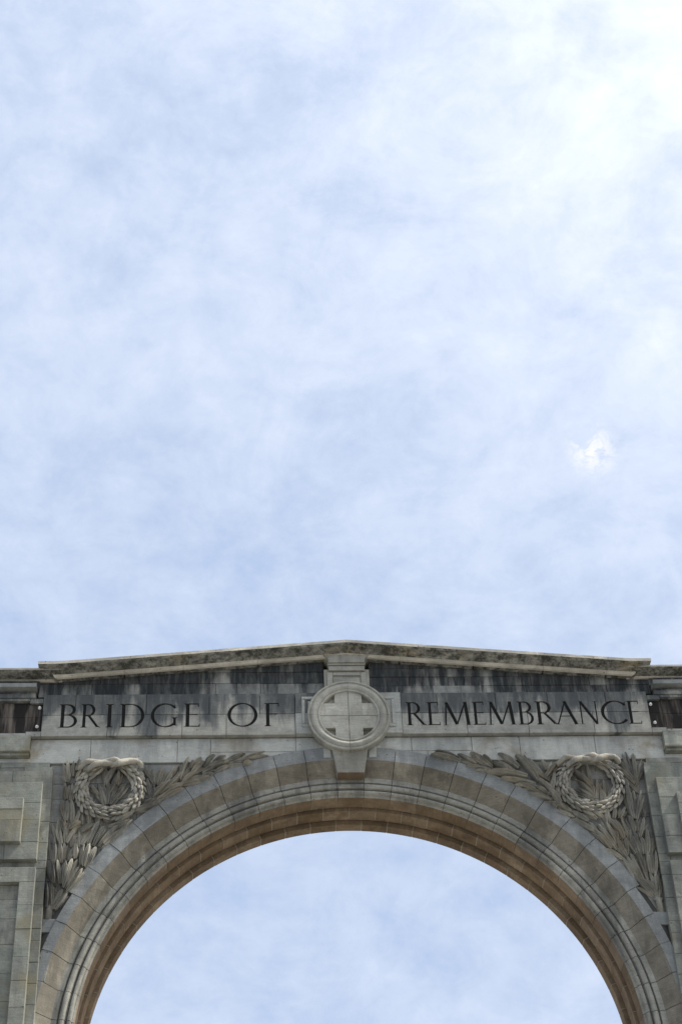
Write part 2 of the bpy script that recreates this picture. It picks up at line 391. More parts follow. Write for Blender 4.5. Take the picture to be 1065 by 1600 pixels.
# ------------------------------------------------------------------ inscribed frieze
LET = [('B', -3.342, -3.151), ('R', -3.089, -2.901), ('I', -2.795, -2.751), ('D', -2.641, -2.371), ('G', -2.289, -2.0), ('E', -1.901, -1.727), ('O', -1.403, -1.062), ('F', -0.969, -0.806), ('R', 0.687, 0.881), ('E', 0.931, 1.068), ('M', 1.109, 1.424), ('E', 1.465, 1.603), ('M', 1.635, 1.951), ('B', 1.999, 2.163), ('R', 2.21, 2.426), ('A', 2.436, 2.685), ('N', 2.715, 2.937), ('C', 2.979, 3.267), ('E', 3.296, 3.441)]
def letter_prims(c):
    T, t = .122, .052
    pr = []
    def poly(*p): pr.append(list(p))
    def line(x0, z0, x1, z1, w):
        dx, dz = x1 - x0, z1 - z0; l = math.hypot(dx, dz); nx, nz = -dz / l * w / 2, dx / l * w / 2
        poly((x0 - nx, z0 - nz), (x1 - nx, z1 - nz), (x1 + nx, z1 + nz), (x0 + nx, z0 + nz))
    def stem(x, z0=0, z1=1, sr=.07, w=T):      # stem with bracketed serifs
        poly((x, z0), (x + w, z0), (x + w, z1), (x, z1))
        for z, d in ((z0, 1), (z1, -1)):
            a, b = x - sr, x + w + sr
            p = [(a, z), (b, z), (b, z + d * .02), (x + w, z + d * .06), (x, z + d * .06), (a, z + d * .02)]
            pr.append(p if d > 0 else p[::-1])
    def bar(x0, x1, z, w=t, up=0):
        poly((x0, z), (x1, z), (x1, z + w), (x0, z + w))
        if up: poly((x1 - .03, z + min(0, up) + (w if up > 0 else 0)), (x1 + .005, z + min(0, up) + (w if up > 0 else 0)), (x1 + .005, z + max(0, up) + w * (up > 0)), (x1 - .03, z + max(0, up)))
    def strip(cen, ws):
        pr.append(('S', cen, ws))
    def bowl(x0, zb, zt, xr):
        h = (zt - zb) / 2; zc = (zt + zb) / 2; xm = x0 + (xr - x0) * .35
        cen = [(x0, zt)]; ws = [t]
        for i in range(17):
            a = math.pi / 2 - math.pi * i / 16
            cen.append((xm + (xr - xm) * math.cos(a), zc + h * math.sin(a))); ws.append(t + (T * .95 - t) * max(0, math.cos(a)) ** 1.2)
        cen.append((x0, zb)); ws.append(t); strip(cen, ws)
    def ring(cx, rx, a0=0, a1=360, tilt=0.15, rz=.485):
        cen = []; ws = []; n = 32
        for i in range(n + 1):
            a = math.radians(a0 + (a1 - a0) * i / n)
            cen.append((cx + rx * math.cos(a), .5 + rz * math.sin(a))); ws.append(t + (T - t) * abs(math.cos(a + tilt)) ** 1.3)
        if a1 - a0 >= 359: pr.append(('C', cen[:-1], ws[:-1]))
        else: strip(cen, ws)
    W = {'B': .57, 'R': .64, 'I': .13, 'D': .82, 'G': .86, 'E': .5, 'O': 1.02, 'F': .5, 'M': .95, 'A': .75, 'N': .76, 'C': .86}[c]
    if c == 'B': stem(.03); bowl(.1, .54, .975, .48); bowl(.1, .025, .54, .545)
    if c == 'R': stem(.03); bowl(.1, .5, .975, .46); line(.27, .51, .62, .04, .1); poly((.56, .03), (.74, .0), (.74, .025), (.62, .09))
    if c == 'I': stem(.01)
    if c == 'D': stem(.03); bowl(.1, .025, .975, .77)
    if c == 'O': ring(.51, .465)
    if c == 'G': ring(.48, .44, 38, 322); stem(.76, .06, .42, .05, .09); line(.80, .82, .815, .95, .035)
    if c == 'C': ring(.50, .46, 38, 322); line(.845, .82, .86, .95, .035)
    if c == 'E': stem(.03); bar(.1, .46, .95, t, -.1); bar(.1, .43, .5); bar(.1, .5, 0, t, .1)
    if c == 'F': stem(.03); bar(.1, .49, .95, t, -.1); bar(.1, .43, .5)
    if c == 'M': line(.07, 0, .13, 1, .055); line(.13, .97, .47, .03, T); line(.47, .03, .80, .97, .055); line(.80, 1, .88, 0, T); bar(-.01, .16, 0, .02); bar(.78, .98, 0, .02); bar(.03, .17, .98, .02); bar(.77, .86, .98, .02)
    if c == 'A': line(.04, 0, .36, .97, .05); line(.34, 1.0, .70, 0, T); bar(.17, .56, .33, .045); bar(-.04, .15, 0, .02); bar(.60, .82, 0, .02)
    if c == 'N': line(.08, 0, .08, 1, .055); line(.09, .98, .68, .02, T); line(.69, 0, .69, 1, .055); bar(-.02, .18, 0, .02); bar(.0, .14, .98, .02); bar(.6, .79, .98, .02)
    return W, pr
def letter_solid(c, x0, x1, yf, yb, grow=0):
    W, pr = letter_prims(c); H = .328; z0 = 13.687
    k = (x1 - x0) / W
    k = max(min(k, H * 1.12), H * .82); xm = (x0 + x1) / 2 - W * k / 2
    vs = []; fs = []
    def solid(quads):
        pass
    eps = 0
    for p in pr:
        eps += 1e-4
        f0, b0 = yf - eps, yb + eps * .3
        if isinstance(p, tuple):
            kind, cen, ws = p; n = len(cen); o = []; q = []
            for i in range(n):
                if kind == 'C': a, b = cen[i - 1], cen[(i + 1) % n]
                else: a, b = cen[max(i - 1, 0)], cen[min(i + 1, n - 1)]
                dx, dz = (b[0] - a[0]) , (b[1] - a[1]); l = math.hypot(dx, dz) or 1
                nx, nz = -dz / l * ws[i] / 2, dx / l * ws[i] / 2
                o.append((cen[i][0] + nx, cen[i][1] + nz)); q.append((cen[i][0] - nx, cen[i][1] - nz))
            base = len(vs)
            for (ax, az), (bx, bz) in zip(o, q):
                for (x, z) in ((ax, az), (bx, bz)):
                    for y in (f0, b0): vs.append((xm + x * k, y, z0 + z * H))
            m_ = n if kind == 'C' else n - 1
            for i in range(m_):
                a = base + 4 * i; b = base + 4 * ((i + 1) % n)
                fs += [(a, b, b + 2, a + 2), (a + 1, a + 3, b + 3, b + 1), (a, a + 1, b + 1, b), (a + 2, b + 2, b + 3, a + 3)]
            if kind != 'C':
                a = base; b = base + 4 * (n - 1)
                fs += [(a, a + 2, a + 3, a + 1), (b, b + 1, b + 3, b + 2)]
        else:
            base = len(vs); n = len(p)
            for x, z in p: vs.append((xm + x * k, f0, z0 + z * H)); vs.append((xm + x * k, b0, z0 + z * H))
            fs.append(tuple(base + 2 * i for i in range(n))); fs.append(tuple(base + 2 * i + 1 for i in range(n))[::-1])
            for i in range(n):
                j = (i + 1) % n; fs.append((base + 2 * i, base + 2 * i + 1, base + 2 * j + 1, base + 2 * j))
    return fixn(mesh('letter', vs, fs))
def boolean(a, b, op):
    """a, b meshes -> new mesh"""
    oa = bpy.data.objects.new('tmp_a', a); ob = bpy.data.objects.new('tmp_b', b)
    S.collection.objects.link(oa); S.collection.objects.link(ob)
    md = oa.modifiers.new('b', 'BOOLEAN'); md.object = ob; md.operation = op; md.solver = 'EXACT'; md.use_self = True
    bpy.context.view_layer.update()
    dg = bpy.context.evaluated_depsgraph_get()
    me = bpy.data.meshes.new_from_object(oa.evaluated_get(dg))
    bpy.data.objects.remove(oa); bpy.data.objects.remove(ob)
    return me
frieze = link('frieze', box(-3.54, 3.54, .02, .2, 13.60, 14.14), m_mortar, arch)
FR = [(-3.545, -3.17, 1), (-3.17, -2.35, 1), (-2.35, -1.62, 1), (-1.62, -1.03, 1), (-1.03, -.62, 1), (.62, 1.05, 1), (1.05, 1.74, 1), (1.74, 2.36, 1), (2.36, 3.05, 1), (3.05, 3.545, 1),
      (-3.545, -2.79, 0), (-2.79, -1.93, 0), (-1.93, -1.42, 0), (-1.42, -.62, 0), (.62, 1.38, 0), (1.38, 2.10, 0), (2.10, 2.87, 0), (2.87, 3.545, 0)]
fstones = [[prism(rect(a, b, 13.862 if up else 13.57, 14.15 if up else 13.862, .0025), -.06, .05, .003), a, b] for a, b, up in FR]
for c, x0, x1 in LET:
    cut = letter_solid(c, x0, x1, -.10, -.036)
    sl = letter_solid(c, x0, x1, -.10, -.0355)
    slab = box(x0 - .2, x1 + .2, -.041, -.030, 13.5, 14.2)
    inlay = boolean(slab, sl, 'INTERSECT')
    inlay.materials.clear()
    for f in fstones:
        if f[1] < x1 + .08 and f[2] > x0 - .08: f[0] = boolean(f[0], cut, 'DIFFERENCE')
    link('letter', inlay, m_letter, frieze)
for f in fstones:
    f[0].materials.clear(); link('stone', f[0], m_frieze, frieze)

# ------------------------------------------------------------------ parapet under the coping
parapet = bpy.data.objects.new('parapet', None); S.collection.objects.link(parapet); parapet.parent = arch
def slope_poly(x0, x1, z0, z1, g=.0025):
    x0 += g; x1 -= g; z0 += g; z1 -= g
    t = lambda x: min(z1, zs(x) + .01)
    if t(x0) <= z0 + .01 and t(x1) <= z0 + .01: return None
    if t(x0) <= z0 + .01 or t(x1) <= z0 + .01:
        L, Rr = (x0, x1)
        while t(L) <= z0 + .01: L += .01
        while t(Rr) <= z0 + .01: Rr -= .01
        x0, x1 = L, Rr
        if x1 - x0 < .05: return None
    xs = [x0 + (x1 - x0) * i / 8 for i in range(9)]
    top = [(x, t(x)) for x in xs][::-1]
    return [(x0, z0), (x1, z0)] + top
for z0, z1, js in [(14.153, 14.34, [-3.62, -3.0, -2.33, -1.55, -1.02, -.27]), (14.34, 14.50, [-3.62, -2.9, -2.45, -1.72, -1.02, -.27]), (14.50, 14.67, [-3.0, -2.1, -1.2, -.27]),
                   (14.153, 14.29, [.27, 1.02, 1.6, 2.35, 3.1, 3.62]), (14.29, 14.42, [.27, .75, 1.4, 2.2, 2.9, 3.62]), (14.42, 14.54, [.27, 1.2, 1.9, 2.7, 3.3]), (14.54, 14.67, [.27, 1.5, 2.4])]:
    for a, b in zip(js, js[1:]):
        pl = slope_poly(a, b, z0, z1)
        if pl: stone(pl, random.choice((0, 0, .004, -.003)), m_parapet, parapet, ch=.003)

# ------------------------------------------------------------------ coping
CP = [(.05, .0), (-.055, .0), (-.075, -.012), (-.10, -.008), (-.118, .008), (-.122, .022), (-.135, .027), (-.165, .036), (-.20, .046), (-.235, .052), (-.262, .054), (-.272, .058), (-.285, .062), (-.288, .098), (-.275, .106)]
def coping_stone(x0, x1, zf, end=0, g=.004, cp=None):
    cp = cp or CP
    """zf(x): bed height; end=-1/+1: mitred return at that end"""
    prof = [(y, z) for y, z in cp] + [(TH / 2 - .2, .19), (TH / 2 + .2, .19)] + [(TH - y, z) for y, z in cp[::-1]]
    n = len(prof); k = len(cp)
    def xe(i, which):
        if end and which == end:
            y = prof[i][0]; p = max(0, -y, y - TH)
            return end * (3.33 + p) if i < k or i >= k + 2 else end * 3.58
        return (x0 + g) if which < 0 else (x1 - g)
    segs = 5; vs = []; fs = []; mi = []
    for sidx in range(segs + 1):
        for i, (y, z) in enumerate(prof):
            xa, xb = xe(i, -1), xe(i, 1); x = xa + (xb - xa) * sidx / segs
            jit = random.uniform(-.0035, .0035) if 2 < i < n - 3 and 0 < sidx < segs else 0
            vs.append((x, y + jit, zf(x) + z + jit))
    for sidx in range(segs):
        for i in range(n):
            j = (i + 1) % n; fs.append((sidx * n + i, sidx * n + j, (sidx + 1) * n + j, (sidx + 1) * n + i))
            mi.append(1 if (12 <= i <= n - 13 or 1 <= i <= 4 or n - 6 <= i <= n - 3) else 0)  # pale slot: top fillet, and lower roll with its painted bounce light
    for which, base in ((-1, 0), (1, segs * n)):
        for i in range(n // 2):
            j = i + 1
            if j >= n - 1 - i: break
            fs.append((base + i, base + j, base + n - 1 - j, base + n - 1 - i))
            mi.append(1 if 12 <= i else 0)
    return fixn(mesh('coping_stone', vs, fs, mi))
cb = []; cf_ = []
for x in (-3.45, 0.0, 3.45):
    for y, dz in ((-.02, .03), (-.02, .07), (.7, .16), (TH + .02, .07), (TH + .02, .03)): cb.append((x, y, zs(x) + dz))
for k in range(2): cf_ += [(k * 5 + i, k * 5 + (i + 1) % 5, k * 5 + 5 + (i + 1) % 5, k * 5 + 5 + i) for i in range(5)]
coping = link('coping', mesh('coping_bed', cb, cf_ + [(0, 1, 2, 3, 4), (14, 13, 12, 11, 10)]), m_mortar, arch)
js = [-3.5, -2.62, -1.93, -1.05, 0, .64, 1.52, 2.35, 3.10, 3.5]
for i, (a, b) in enumerate(zip(js, js[1:])):
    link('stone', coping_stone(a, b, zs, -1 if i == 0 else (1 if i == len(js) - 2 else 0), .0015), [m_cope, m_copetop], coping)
    if 0 < i:
        link('mortar', coping_stone(a - .004, a + .004, zs, 0, 0, [(y + .003, z + (.003 if k_ < 12 else -.002)) for k_, (y, z) in enumerate(CP)]), m_mortar_pale, coping)
for s in (-1, 1):
    js = [3.35, 3.87, 4.7, 5.5, 6.6] if s < 0 else [3.35, 3.80, 4.6, 5.5, 6.6]
    for a, b in zip(js, js[1:]):
        x0, x1 = sorted((s * a, s * b))
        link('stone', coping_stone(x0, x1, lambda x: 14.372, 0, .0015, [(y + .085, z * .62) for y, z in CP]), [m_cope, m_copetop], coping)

# ------------------------------------------------------------------ piers
def split(x0, x1, w, off):
    xs = [x0]; x = x0 + off
    while x < x1 - .15:
        if x > x0 + .12: xs.append(x)
        x += w
    xs.append(x1); return xs
for s in (-1, 1):
    pier = bpy.data.objects.new('pier', None); S.collection.objects.link(pier); pier.parent = arch
    def R(x0, x1, z0, z1, y, mat=m_pier, w=None, off=.4, depth=None, par=None, name='stone', g=.0012):
        xs = split(x0, x1, w, off) if w else [x0, x1]
        for a, b in zip(xs, xs[1:]):
            p, q = sorted((s * a, s * b))
            stone(rect(p, q, z0, z1, g), y, mat, par or pier, depth or (.085 - y), name, ch=.004, jit=.002)
    E_ = 6.5
    # flush courses over the pier up to the corbel block
    R(3.42, E_, 13.175, 13.245, -.018, w=.8, off=.55)
    R(3.385, 3.70, 13.11, 13.175, -.03)
    R(3.70, E_, 13.11, 13.175, -.018, w=.9, off=.3)
    R(3.37, E_, 12.90, 13.105, -.065, w=.62, off=.45)
    # outer strip (course by course)
    zc = [12.955, 12.74, 12.44, 12.17, 11.95, 11.85, 11.69, 11.41, 11.13, 10.99, 10.74, 10.5, 10.26, 10.03, 9.78, 9.5]
    for a, b in zip(zc, zc[1:]): R(3.368, 3.50, b, a, -.067)
    # raised upper tablet, two steps
    R(3.468, E_, 12.64, 12.905, -.14, w=.8, off=.62)
    R(3.468, 3.72, 12.42, 12.64, -.141); R(3.468, 3.72, 12.14, 12.42, -.141)
    R(3.655, E_, 12.52, 12.668, -.205, w=1.1, off=.9); R(3.655, E_, 12.38, 12.52, -.205, w=1.1, off=.6); R(3.655, E_, 12.11, 12.38, -.205, w=.9, off=.7)
    R(3.468, E_, 11.925, 12.14, -.14, w=.75, off=.36)
    R(3.50, E_, 11.76, 11.95, -.066, w=.9, off=.5)
    # lower framed panel
    R(3.468, E_, 11.65, 11.83, -.14, w=.9, off=.55)
    zc2 = [11.65, 11.37, 11.09, 10.77, 10.5, 10.2, 9.85, 9.5]
    for a, b in zip(zc2, zc2[1:]): R(3.468, 3.635, b, a, -.14)
    zc3 = [11.65, 11.48, 11.25, 10.95, 10.62, 10.3, 9.95, 9.5]
    for i, (a, b) in enumerate(zip(zc3, zc3[1:])): R(3.635, E_, b, a, -.065, w=.8, off=.28 + .37 * (i % 2))
    z = 9.5; i = 0
    while z > .1:
        R(3.45, E_, z - .5, z, -.05, w=.95, off=.3 + .4 * (i % 2)); z -= .5; i += 1
    # corbel block with fillet, dark stained recess, and string courses
    R(3.65, E_, 13.245, 13.30, -.012, m_wall, w=.9, off=.5)
    R(3.66, E_, 13.30, 13.335, -.085, w=1.2, off=.9)
    R(3.645, E_, 13.335, 13.372, -.125, w=1.2, off=.9, g=.001)
    R(3.655, E_, 13.380, 13.57, -.095, w=1.2, off=.7)
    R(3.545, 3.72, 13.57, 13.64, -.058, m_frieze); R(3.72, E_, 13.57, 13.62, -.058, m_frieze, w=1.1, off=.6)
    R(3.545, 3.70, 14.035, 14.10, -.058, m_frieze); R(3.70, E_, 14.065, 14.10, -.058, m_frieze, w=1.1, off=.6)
    dp = bpy.data.objects.new('stained_panel', None); S.collection.objects.link(dp); dp.parent = arch
    dp['label'] = 'black stained recessed panel beside the ' + ('first letter' if s < 0 else 'last letter')
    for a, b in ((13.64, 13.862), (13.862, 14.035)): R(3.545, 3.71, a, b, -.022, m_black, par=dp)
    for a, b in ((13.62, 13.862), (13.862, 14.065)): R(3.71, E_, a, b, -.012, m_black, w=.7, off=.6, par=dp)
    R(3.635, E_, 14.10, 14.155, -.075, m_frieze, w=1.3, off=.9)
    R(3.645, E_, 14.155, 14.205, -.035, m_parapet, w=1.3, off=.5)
    R(3.63, E_, 14.205, 14.265, -.14, m_fascia, w=1.3, off=.8)
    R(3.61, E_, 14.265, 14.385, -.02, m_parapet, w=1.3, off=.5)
    for bx, bz in ((3.585, 13.985), (3.60, 13.725)):
        vs = []; fs = []
        for i, (r, y) in enumerate(((.020, -.02), (.020, -.030), (.014, -.034), (.014, -.046), (.009, -.052))):
            for j in range(10): vs.append((s * bx + r * math.cos(j * .6283), y, bz + r * math.sin(j * .6283)))
        for i in range(4):
            for j in range(10): fs.append((i * 10 + j, i * 10 + (j + 1) % 10, (i + 1) * 10 + (j + 1) % 10, (i + 1) * 10 + j))
        fs.append(tuple(40 + j for j in range(10)))
        link('bolt', fixn(mesh('bolt', vs, fs)), m_bolt, dp)

# ------------------------------------------------------------------ central medallion, cross arms and keystone
ZM = 13.79
med = bpy.data.objects.new('medallion', None); S.collection.objects.link(med); med.parent = arch
def lathe(prof, seg=96, a0=0, a1=2 * math.pi):
    full = abs(a1 - a0 - 2 * math.pi) < 1e-6
    n = len(prof); ks = seg if full else seg + 1; vs = []; fs = []
    for k in range(ks):
        a = a0 + (a1 - a0) * k / seg
        vs += [(r * math.cos(a), y, ZM + r * math.sin(a)) for r, y in prof]
    for k in range(seg):
        k2 = (k + 1) % ks
        for i in range(n):
            j = (i + 1) % n; fs.append((k * n + i, k * n + j, k2 * n + j, k2 * n + i))
    if not full:
        fs.append(tuple(range(n))); fs.append(tuple((ks - 1) * n + i for i in range(n))[::-1])
    return fixn(mesh('ring', vs, fs))
rp = [(.482, -.05), (.482, -.132), (.476, -.140), (.462, -.143), (.456, -.138), (.452, -.128), (.445, -.128)]
rp += [(.44 - .072 * i / 8, -.134 - .018 * math.sin(math.pi * i / 8)) for i in range(9)]
rp += [(.362, -.128), (.356, -.138), (.346, -.142), (.336, -.138), (.332, -.125), (.330, -.05)]
for a0, a1 in ((0, 90), (90, 180), (180, 270), (270, 360)):
    g = .25
    link('ring', lathe(rp, 32, math.radians(a0 + g), math.radians(a1 - g)), m_med, med, smooth=False)
disc = [(.335 * math.cos(i * math.pi / 32), ZM + .335 * math.sin(i * math.pi / 32)) for i in range(64)]
link('disc', prism(disc, -.06, .05, 0), m_med, med)
def cross_quadrant(sx, sz):
    r, a, b = .334, .158, .172
    P = [(0, 0)]
    xr = math.sqrt(r * r - b * b)
    th0 = 0; th1 = math.asin(b / r)
    arc1 = [(r * math.cos(th0 + (th1 - th0) * i / 6), r * math.sin(th0 + (th1 - th0) * i / 6)) for i in range(7)]
    th2 = math.acos(a / r)
    arc2 = [(r * math.cos(th2 + (math.pi / 2 - th2) * i / 6), r * math.sin(th2 + (math.pi / 2 - th2) * i / 6)) for i in range(7)]
    P = [(0, 0)] + arc1 + [(a, b)] + arc2
    P = [(sx * x + sx * .002, ZM + sz * z + sz * .002) for x, z in P]
    return P if sx * sz > 0 else P[::-1]
cr = bpy.data.objects.new('cross', None); S.collection.objects.link(cr); cr.parent = arch
for sx in (-1, 1):
    for sz in (-1, 1): link('stone', prism(cross_quadrant(sx, sz), -.12, -.05, .004), m_med, cr)
# frames left and right, head and foot of the big square cross behind the ring
def F(x0, x1, z0, z1, y, mat=m_med, g=.0015, ch=.005, par=med, name='block'):
    link(name, prism(rect(x0, x1, z0, z1, g), y, .08, ch), mat, par)
for s in (-1, 1):
    def FF(a, b, z0, z1, y, mat=m_frieze): F(*sorted((s * a, s * b)), z0, z1, y, mat, name='arm_block')
    FF(.3, .62, 13.862, 14.15, -.075, m_wall if s > 0 else m_frieze); FF(.3, .62, 13.575, 13.862, -.075, m_wall)
    # nested frame
    for (a, b, z0, z1, y) in ((.3, .545, 14.045, 14.085, -.09), (.505, .545, 13.70, 14.045, -.09), (.3, .545, 13.66, 13.70, -.09), (.3, .47, 13.725, 14.01, -.10)):
        F(*sorted((s * a, s * b)), z0, z1, y, m_wall, name='arm_block')
    F(*sorted((s * .215, s * .305)), 13.27, 13.50, -.035, m_wall, name='foot_block')
    F(*sorted((s * .30, s * .36)), 13.375, 13.52, -.02, m_wall, name='foot_block')
F(-.27, .27, 14.15, 14.50, -.05, name='head_block')
for x0, x1, z0, z1 in ((-.235, -.165, 14.15, 14.445), (.165, .235, 14.15, 14.445), (-.165, .165, 14.395, 14.445)): F(x0, x1, z0, z1, -.075, name='head_block')
F(-.165, .165, 14.22, 14.375, -.06, name='head_block')
F(-.215, .215, 14.45, 14.515, -.10, name='head_block')
F(-.225, .225, 14.52, 14.545, -.115, name='head_block')
cap = [(-.225, 14.55), (.225, 14.55)] + [(.215 + .055 * (1 - math.cos(i * math.pi / 12)), 14.56 + .085 * math.sin(i * math.pi / 12)) for i in range(7)] + [(.275, 14.66), (-.275, 14.66)]
cap += [(-.215 - .055 * (1 - math.cos(i * math.pi / 12)), 14.56 + .085 * math.sin(i * math.pi / 12)) for i in range(6, -1, -1)]
link('capital', prism(cap, -.125, .08, .004), m_med, med)
kv = []
for z, hw, yf in ((13.40, .215, -.10), (13.07, .154, -.03)):
    kv += [(-hw, yf, z), (hw, yf, z), (hw, .2, z), (-hw, .2, z)]
kme = fixn(mesh('keystone', kv, [(0, 1, 2, 3), (4, 5, 6, 7), (0, 1, 5, 4), (1, 2, 6, 5), (2, 3, 7, 6), (3, 0, 4, 7)], [0, 1, 0, 0, 0, 0]))
link('keystone', bevel_mesh(kme, .004, 1), [m_med, m_soffit], arch)

# ------------------------------------------------------------------ carved laurel: leaves on the spandrels
def leaf_mesh(bend, fat, seed):
    rr = random.Random(seed); sk = rr.choice((-1, 1))
    nt_, ns = 11, 14; vs = []; fs = []
    for i in range(nt_ + 1):
        t = i / nt_
        w = (math.sin(math.pi * (t * .93 + .07) ** fat) ** .62) if t < .999 else 0.06
        w = max(w, .22 if t < .3 else .05)
        cx = bend * math.sin(math.pi * t) * 1.0
        lift = .55 + .45 * math.sin(math.pi * min(1, t * 1.05)) + (.12 * t)
        for j in range(ns + 1):
            u = -1 + 2 * j / ns
            h = max(0, 1 - abs(u) ** 5) ** .5 * (.86 - .18 * u * sk)
            h -= .40 * math.exp(-(u / .13) ** 2) * (1 - t * .35)            # midrib groove
            h -= .22 * math.exp(-((abs(u) - .52) / .12) ** 2) * math.sin(math.pi * t)
            h += .10 * math.exp(-((abs(u) - .8) / .14) ** 2)                # turned-up rim
            h = max(h, 0)
            vs.append((cx + u * w * .5, -h * lift * (1 if t < .999 else .5), t))
    W_ = ns + 1
    for i in range(nt_):
        for j in range(ns): fs.append((i * W_ + j, i * W_ + j + 1, (i + 1) * W_ + j + 1, (i + 1) * W_ + j))
    # skirt down into the wall
    for col in (0, ns):
        b = len(vs)
        for i in range(nt_ + 1):
            x, y, z = vs[i * W_ + col]; vs.append((x, .8, z))
        for i in range(nt_): fs.append((i * W_ + col, (i + 1) * W_ + col, b + i + 1, b + i))
    b = len(vs); vs += [(vs[nt_ * W_][0], .8, 1.0), (vs[nt_ * W_ + ns][0], .8, 1.0)]
    fs.append(tuple(nt_ * W_ + j for j in range(W_)) + (b + 1, b))
    return fixn(mesh('leaf', vs, fs))
LEAFV = []
for k, (bd, ft) in enumerate([(0, .8), (.12, .85), (-.12, .85), (.22, .75), (-.22, .75), (0, 1.05), (.08, .65), (-.08, .65)]): LEAFV.append((bd, leaf_mesh(bd, ft, k)))
for _, me in LEAFV:
    me.materials.append(m_leaf)
    for p in me.polygons: p.use_smooth = True
RT = [(123,1322,94,1329,40),(123,1327,100,1335,34),(143,1320,125,1331,37),(140,1317,124,1322,26),(159,1317,140,1332,40),(163,1317,154,1329,23),(161,1311,134,1315,34),(162,1307,144,1309,23),(180,1310,163,1318,43),(191,1314,172,1331,54),(189,1309,169,1322,37),(195,1301,158,1305,43),(189,1307,164,1312,29),(206,1293,173,1297,48),(211,1299,192,1327,68),(209,1309,201,1323,43),(220,1304,206,1323,48),(225,1309,221,1322,40),(225,1295,209,1308,51),(224,1300,239,1319,57),(226,1279,233,1304,60),(226,1284,211,1300,34),(211,1286,187,1288,46),(210,1282,191,1291,29),(223,1270,202,1278,51),(221,1277,211,1286,29),(233,1272,215,1295,51),(235,1266,225,1282,43),(239,1261,217,1266,46)]
RM = [(323,1294,300,1319,35),(323,1294,309,1322,40),(324,1295,316,1328,40),(325,1295,320,1331,33),(326,1295,327,1327,40),(328,1295,332,1314,28),(324,1279,315,1294,47),(325,1281,328,1295,33),(317,1248,314,1290,49),(319,1248,317,1277,47),(320,1248,322,1278,37),(321,1248,329,1276,42),(331,1246,330,1256,35),(276,1275,272,1312,44),(277,1280,257,1305,47),(279,1270,259,1284,42),(280,1266,260,1278,35),(279,1273,261,1292,37),(280,1275,282,1296,37),(288,1275,289,1294,35),(293,1272,298,1290,30),(284,1265,283,1280,58),(235,1272,232,1305,49),(235,1264,227,1279,47),(232,1259,225,1263,35),(248,1247,230,1255,47),(247,1256,231,1266,37),(288,1241,286,1257,49),(295,1244,296,1258,49),(302,1247,309,1258,47),(273,1227,248,1242,47),(264,1244,249,1253,58),(273,1247,257,1256,49),(282,1247,271,1253,40)]
RB = [(274,1229,266,1239,37),(283,1211,265,1226,45),(286,1207,271,1229,52),(292,1209,276,1234,59),(293,1214,285,1238,51),(302,1224,287,1244,45),(302,1221,293,1240,46),(307,1221,303,1246,42),(315,1228,311,1246,42),(320,1230,321,1246,37),(322,1223,328,1243,45),(316,1213,314,1226,37),(296,1192,278,1205,46),(300,1197,290,1207,39),(302,1199,294,1217,47),(303,1201,303,1218,35),(311,1213,311,1229,37),(315,1201,308,1228,52),(322,1200,321,1220,47),(326,1200,328,1227,40),(330,1201,332,1225,37),(321,1174,318,1200,40),(319,1168,318,1195,32),(326,1175,326,1199,51),(328,1175,330,1201,47),(331,1175,335,1200,44),(309,1170,298,1194,61),(311,1168,302,1195,44),(318,1166,307,1196,44),(321,1165,314,1197,37),(327,1149,309,1168,44),(327,1153,318,1165,35),(326,1148,307,1170,29),(328,1149,325,1174,44),(330,1148,331,1174,47),(331,1149,335,1172,29)]
LT = [(-230,1305,-234,1316,41),(-224,1297,-233,1315,41),(-220,1297,-223,1314,44),(-217,1297,-213,1315,41),(-227,1285,-231,1302,44),(-223,1277,-223,1294,35),(-211,1300,-206,1310,35),(-209,1297,-197,1318,52),(-204,1305,-198,1313,33),(-193,1303,-185,1329,46),(-192,1308,-191,1322,38),(-179,1319,-170,1329,44),(-182,1317,-179,1325,35),(-189,1300,-172,1315,49),(-179,1310,-167,1322,44),(-164,1323,-155,1333,41),(-166,1318,-160,1327,35),(-155,1325,-143,1332,35),(-152,1323,-123,1332,44),(-140,1326,-121,1334,38),(-160,1317,-140,1322,44),(-121,1325,-94,1331,44),(-139,1318,-122,1320,41),(-153,1310,-137,1317,41),(-121,1320,-113,1321,33),(-166,1310,-147,1321,46),(-166,1306,-154,1307,35),(-189,1297,-160,1306,44),(-177,1297,-160,1301,41),(-190,1292,-171,1296,38),(-214,1285,-192,1307,52),(-207,1287,-190,1293,46),(-222,1279,-204,1297,52),(-219,1272,-200,1288,49),(-208,1277,-190,1287,38),(-236,1266,-222,1275,49),(-236,1261,-209,1277,44),(-240,1260,-216,1269,38)]
LM = [(-319,1303,-322,1328,49),(-315,1308,-315,1325,35),(-310,1315,-308,1327,41),(-319,1298,-326,1310,35),(-322,1300,-324,1318,41),(-321,1277,-323,1295,51),(-316,1277,-315,1295,51),(-312,1279,-309,1295,45),(-320,1251,-320,1276,51),(-323,1256,-325,1272,41),(-313,1248,-315,1275,56),(-308,1248,-304,1263,51),(-309,1301,-304,1315,43),(-278,1272,-285,1293,60),(-278,1298,-278,1316,54),(-264,1294,-263,1312,41),(-271,1284,-267,1305,51),(-275,1272,-275,1297,51),(-276,1298,-266,1318,56),(-270,1272,-255,1296,41),(-268,1268,-263,1281,41),(-287,1281,-294,1292,35),(-294,1249,-294,1276,51),(-285,1247,-285,1263,47),(-282,1244,-283,1256,41),(-276,1250,-266,1255,51),(-261,1253,-252,1262,51),(-259,1247,-246,1257,51),(-278,1255,-270,1262,51),(-269,1241,-246,1245,37),(-263,1240,-247,1248,41),(-299,1237,-284,1245,45),(-302,1244,-302,1255,37),(-312,1237,-303,1245,41),(-319,1236,-323,1247,45)]
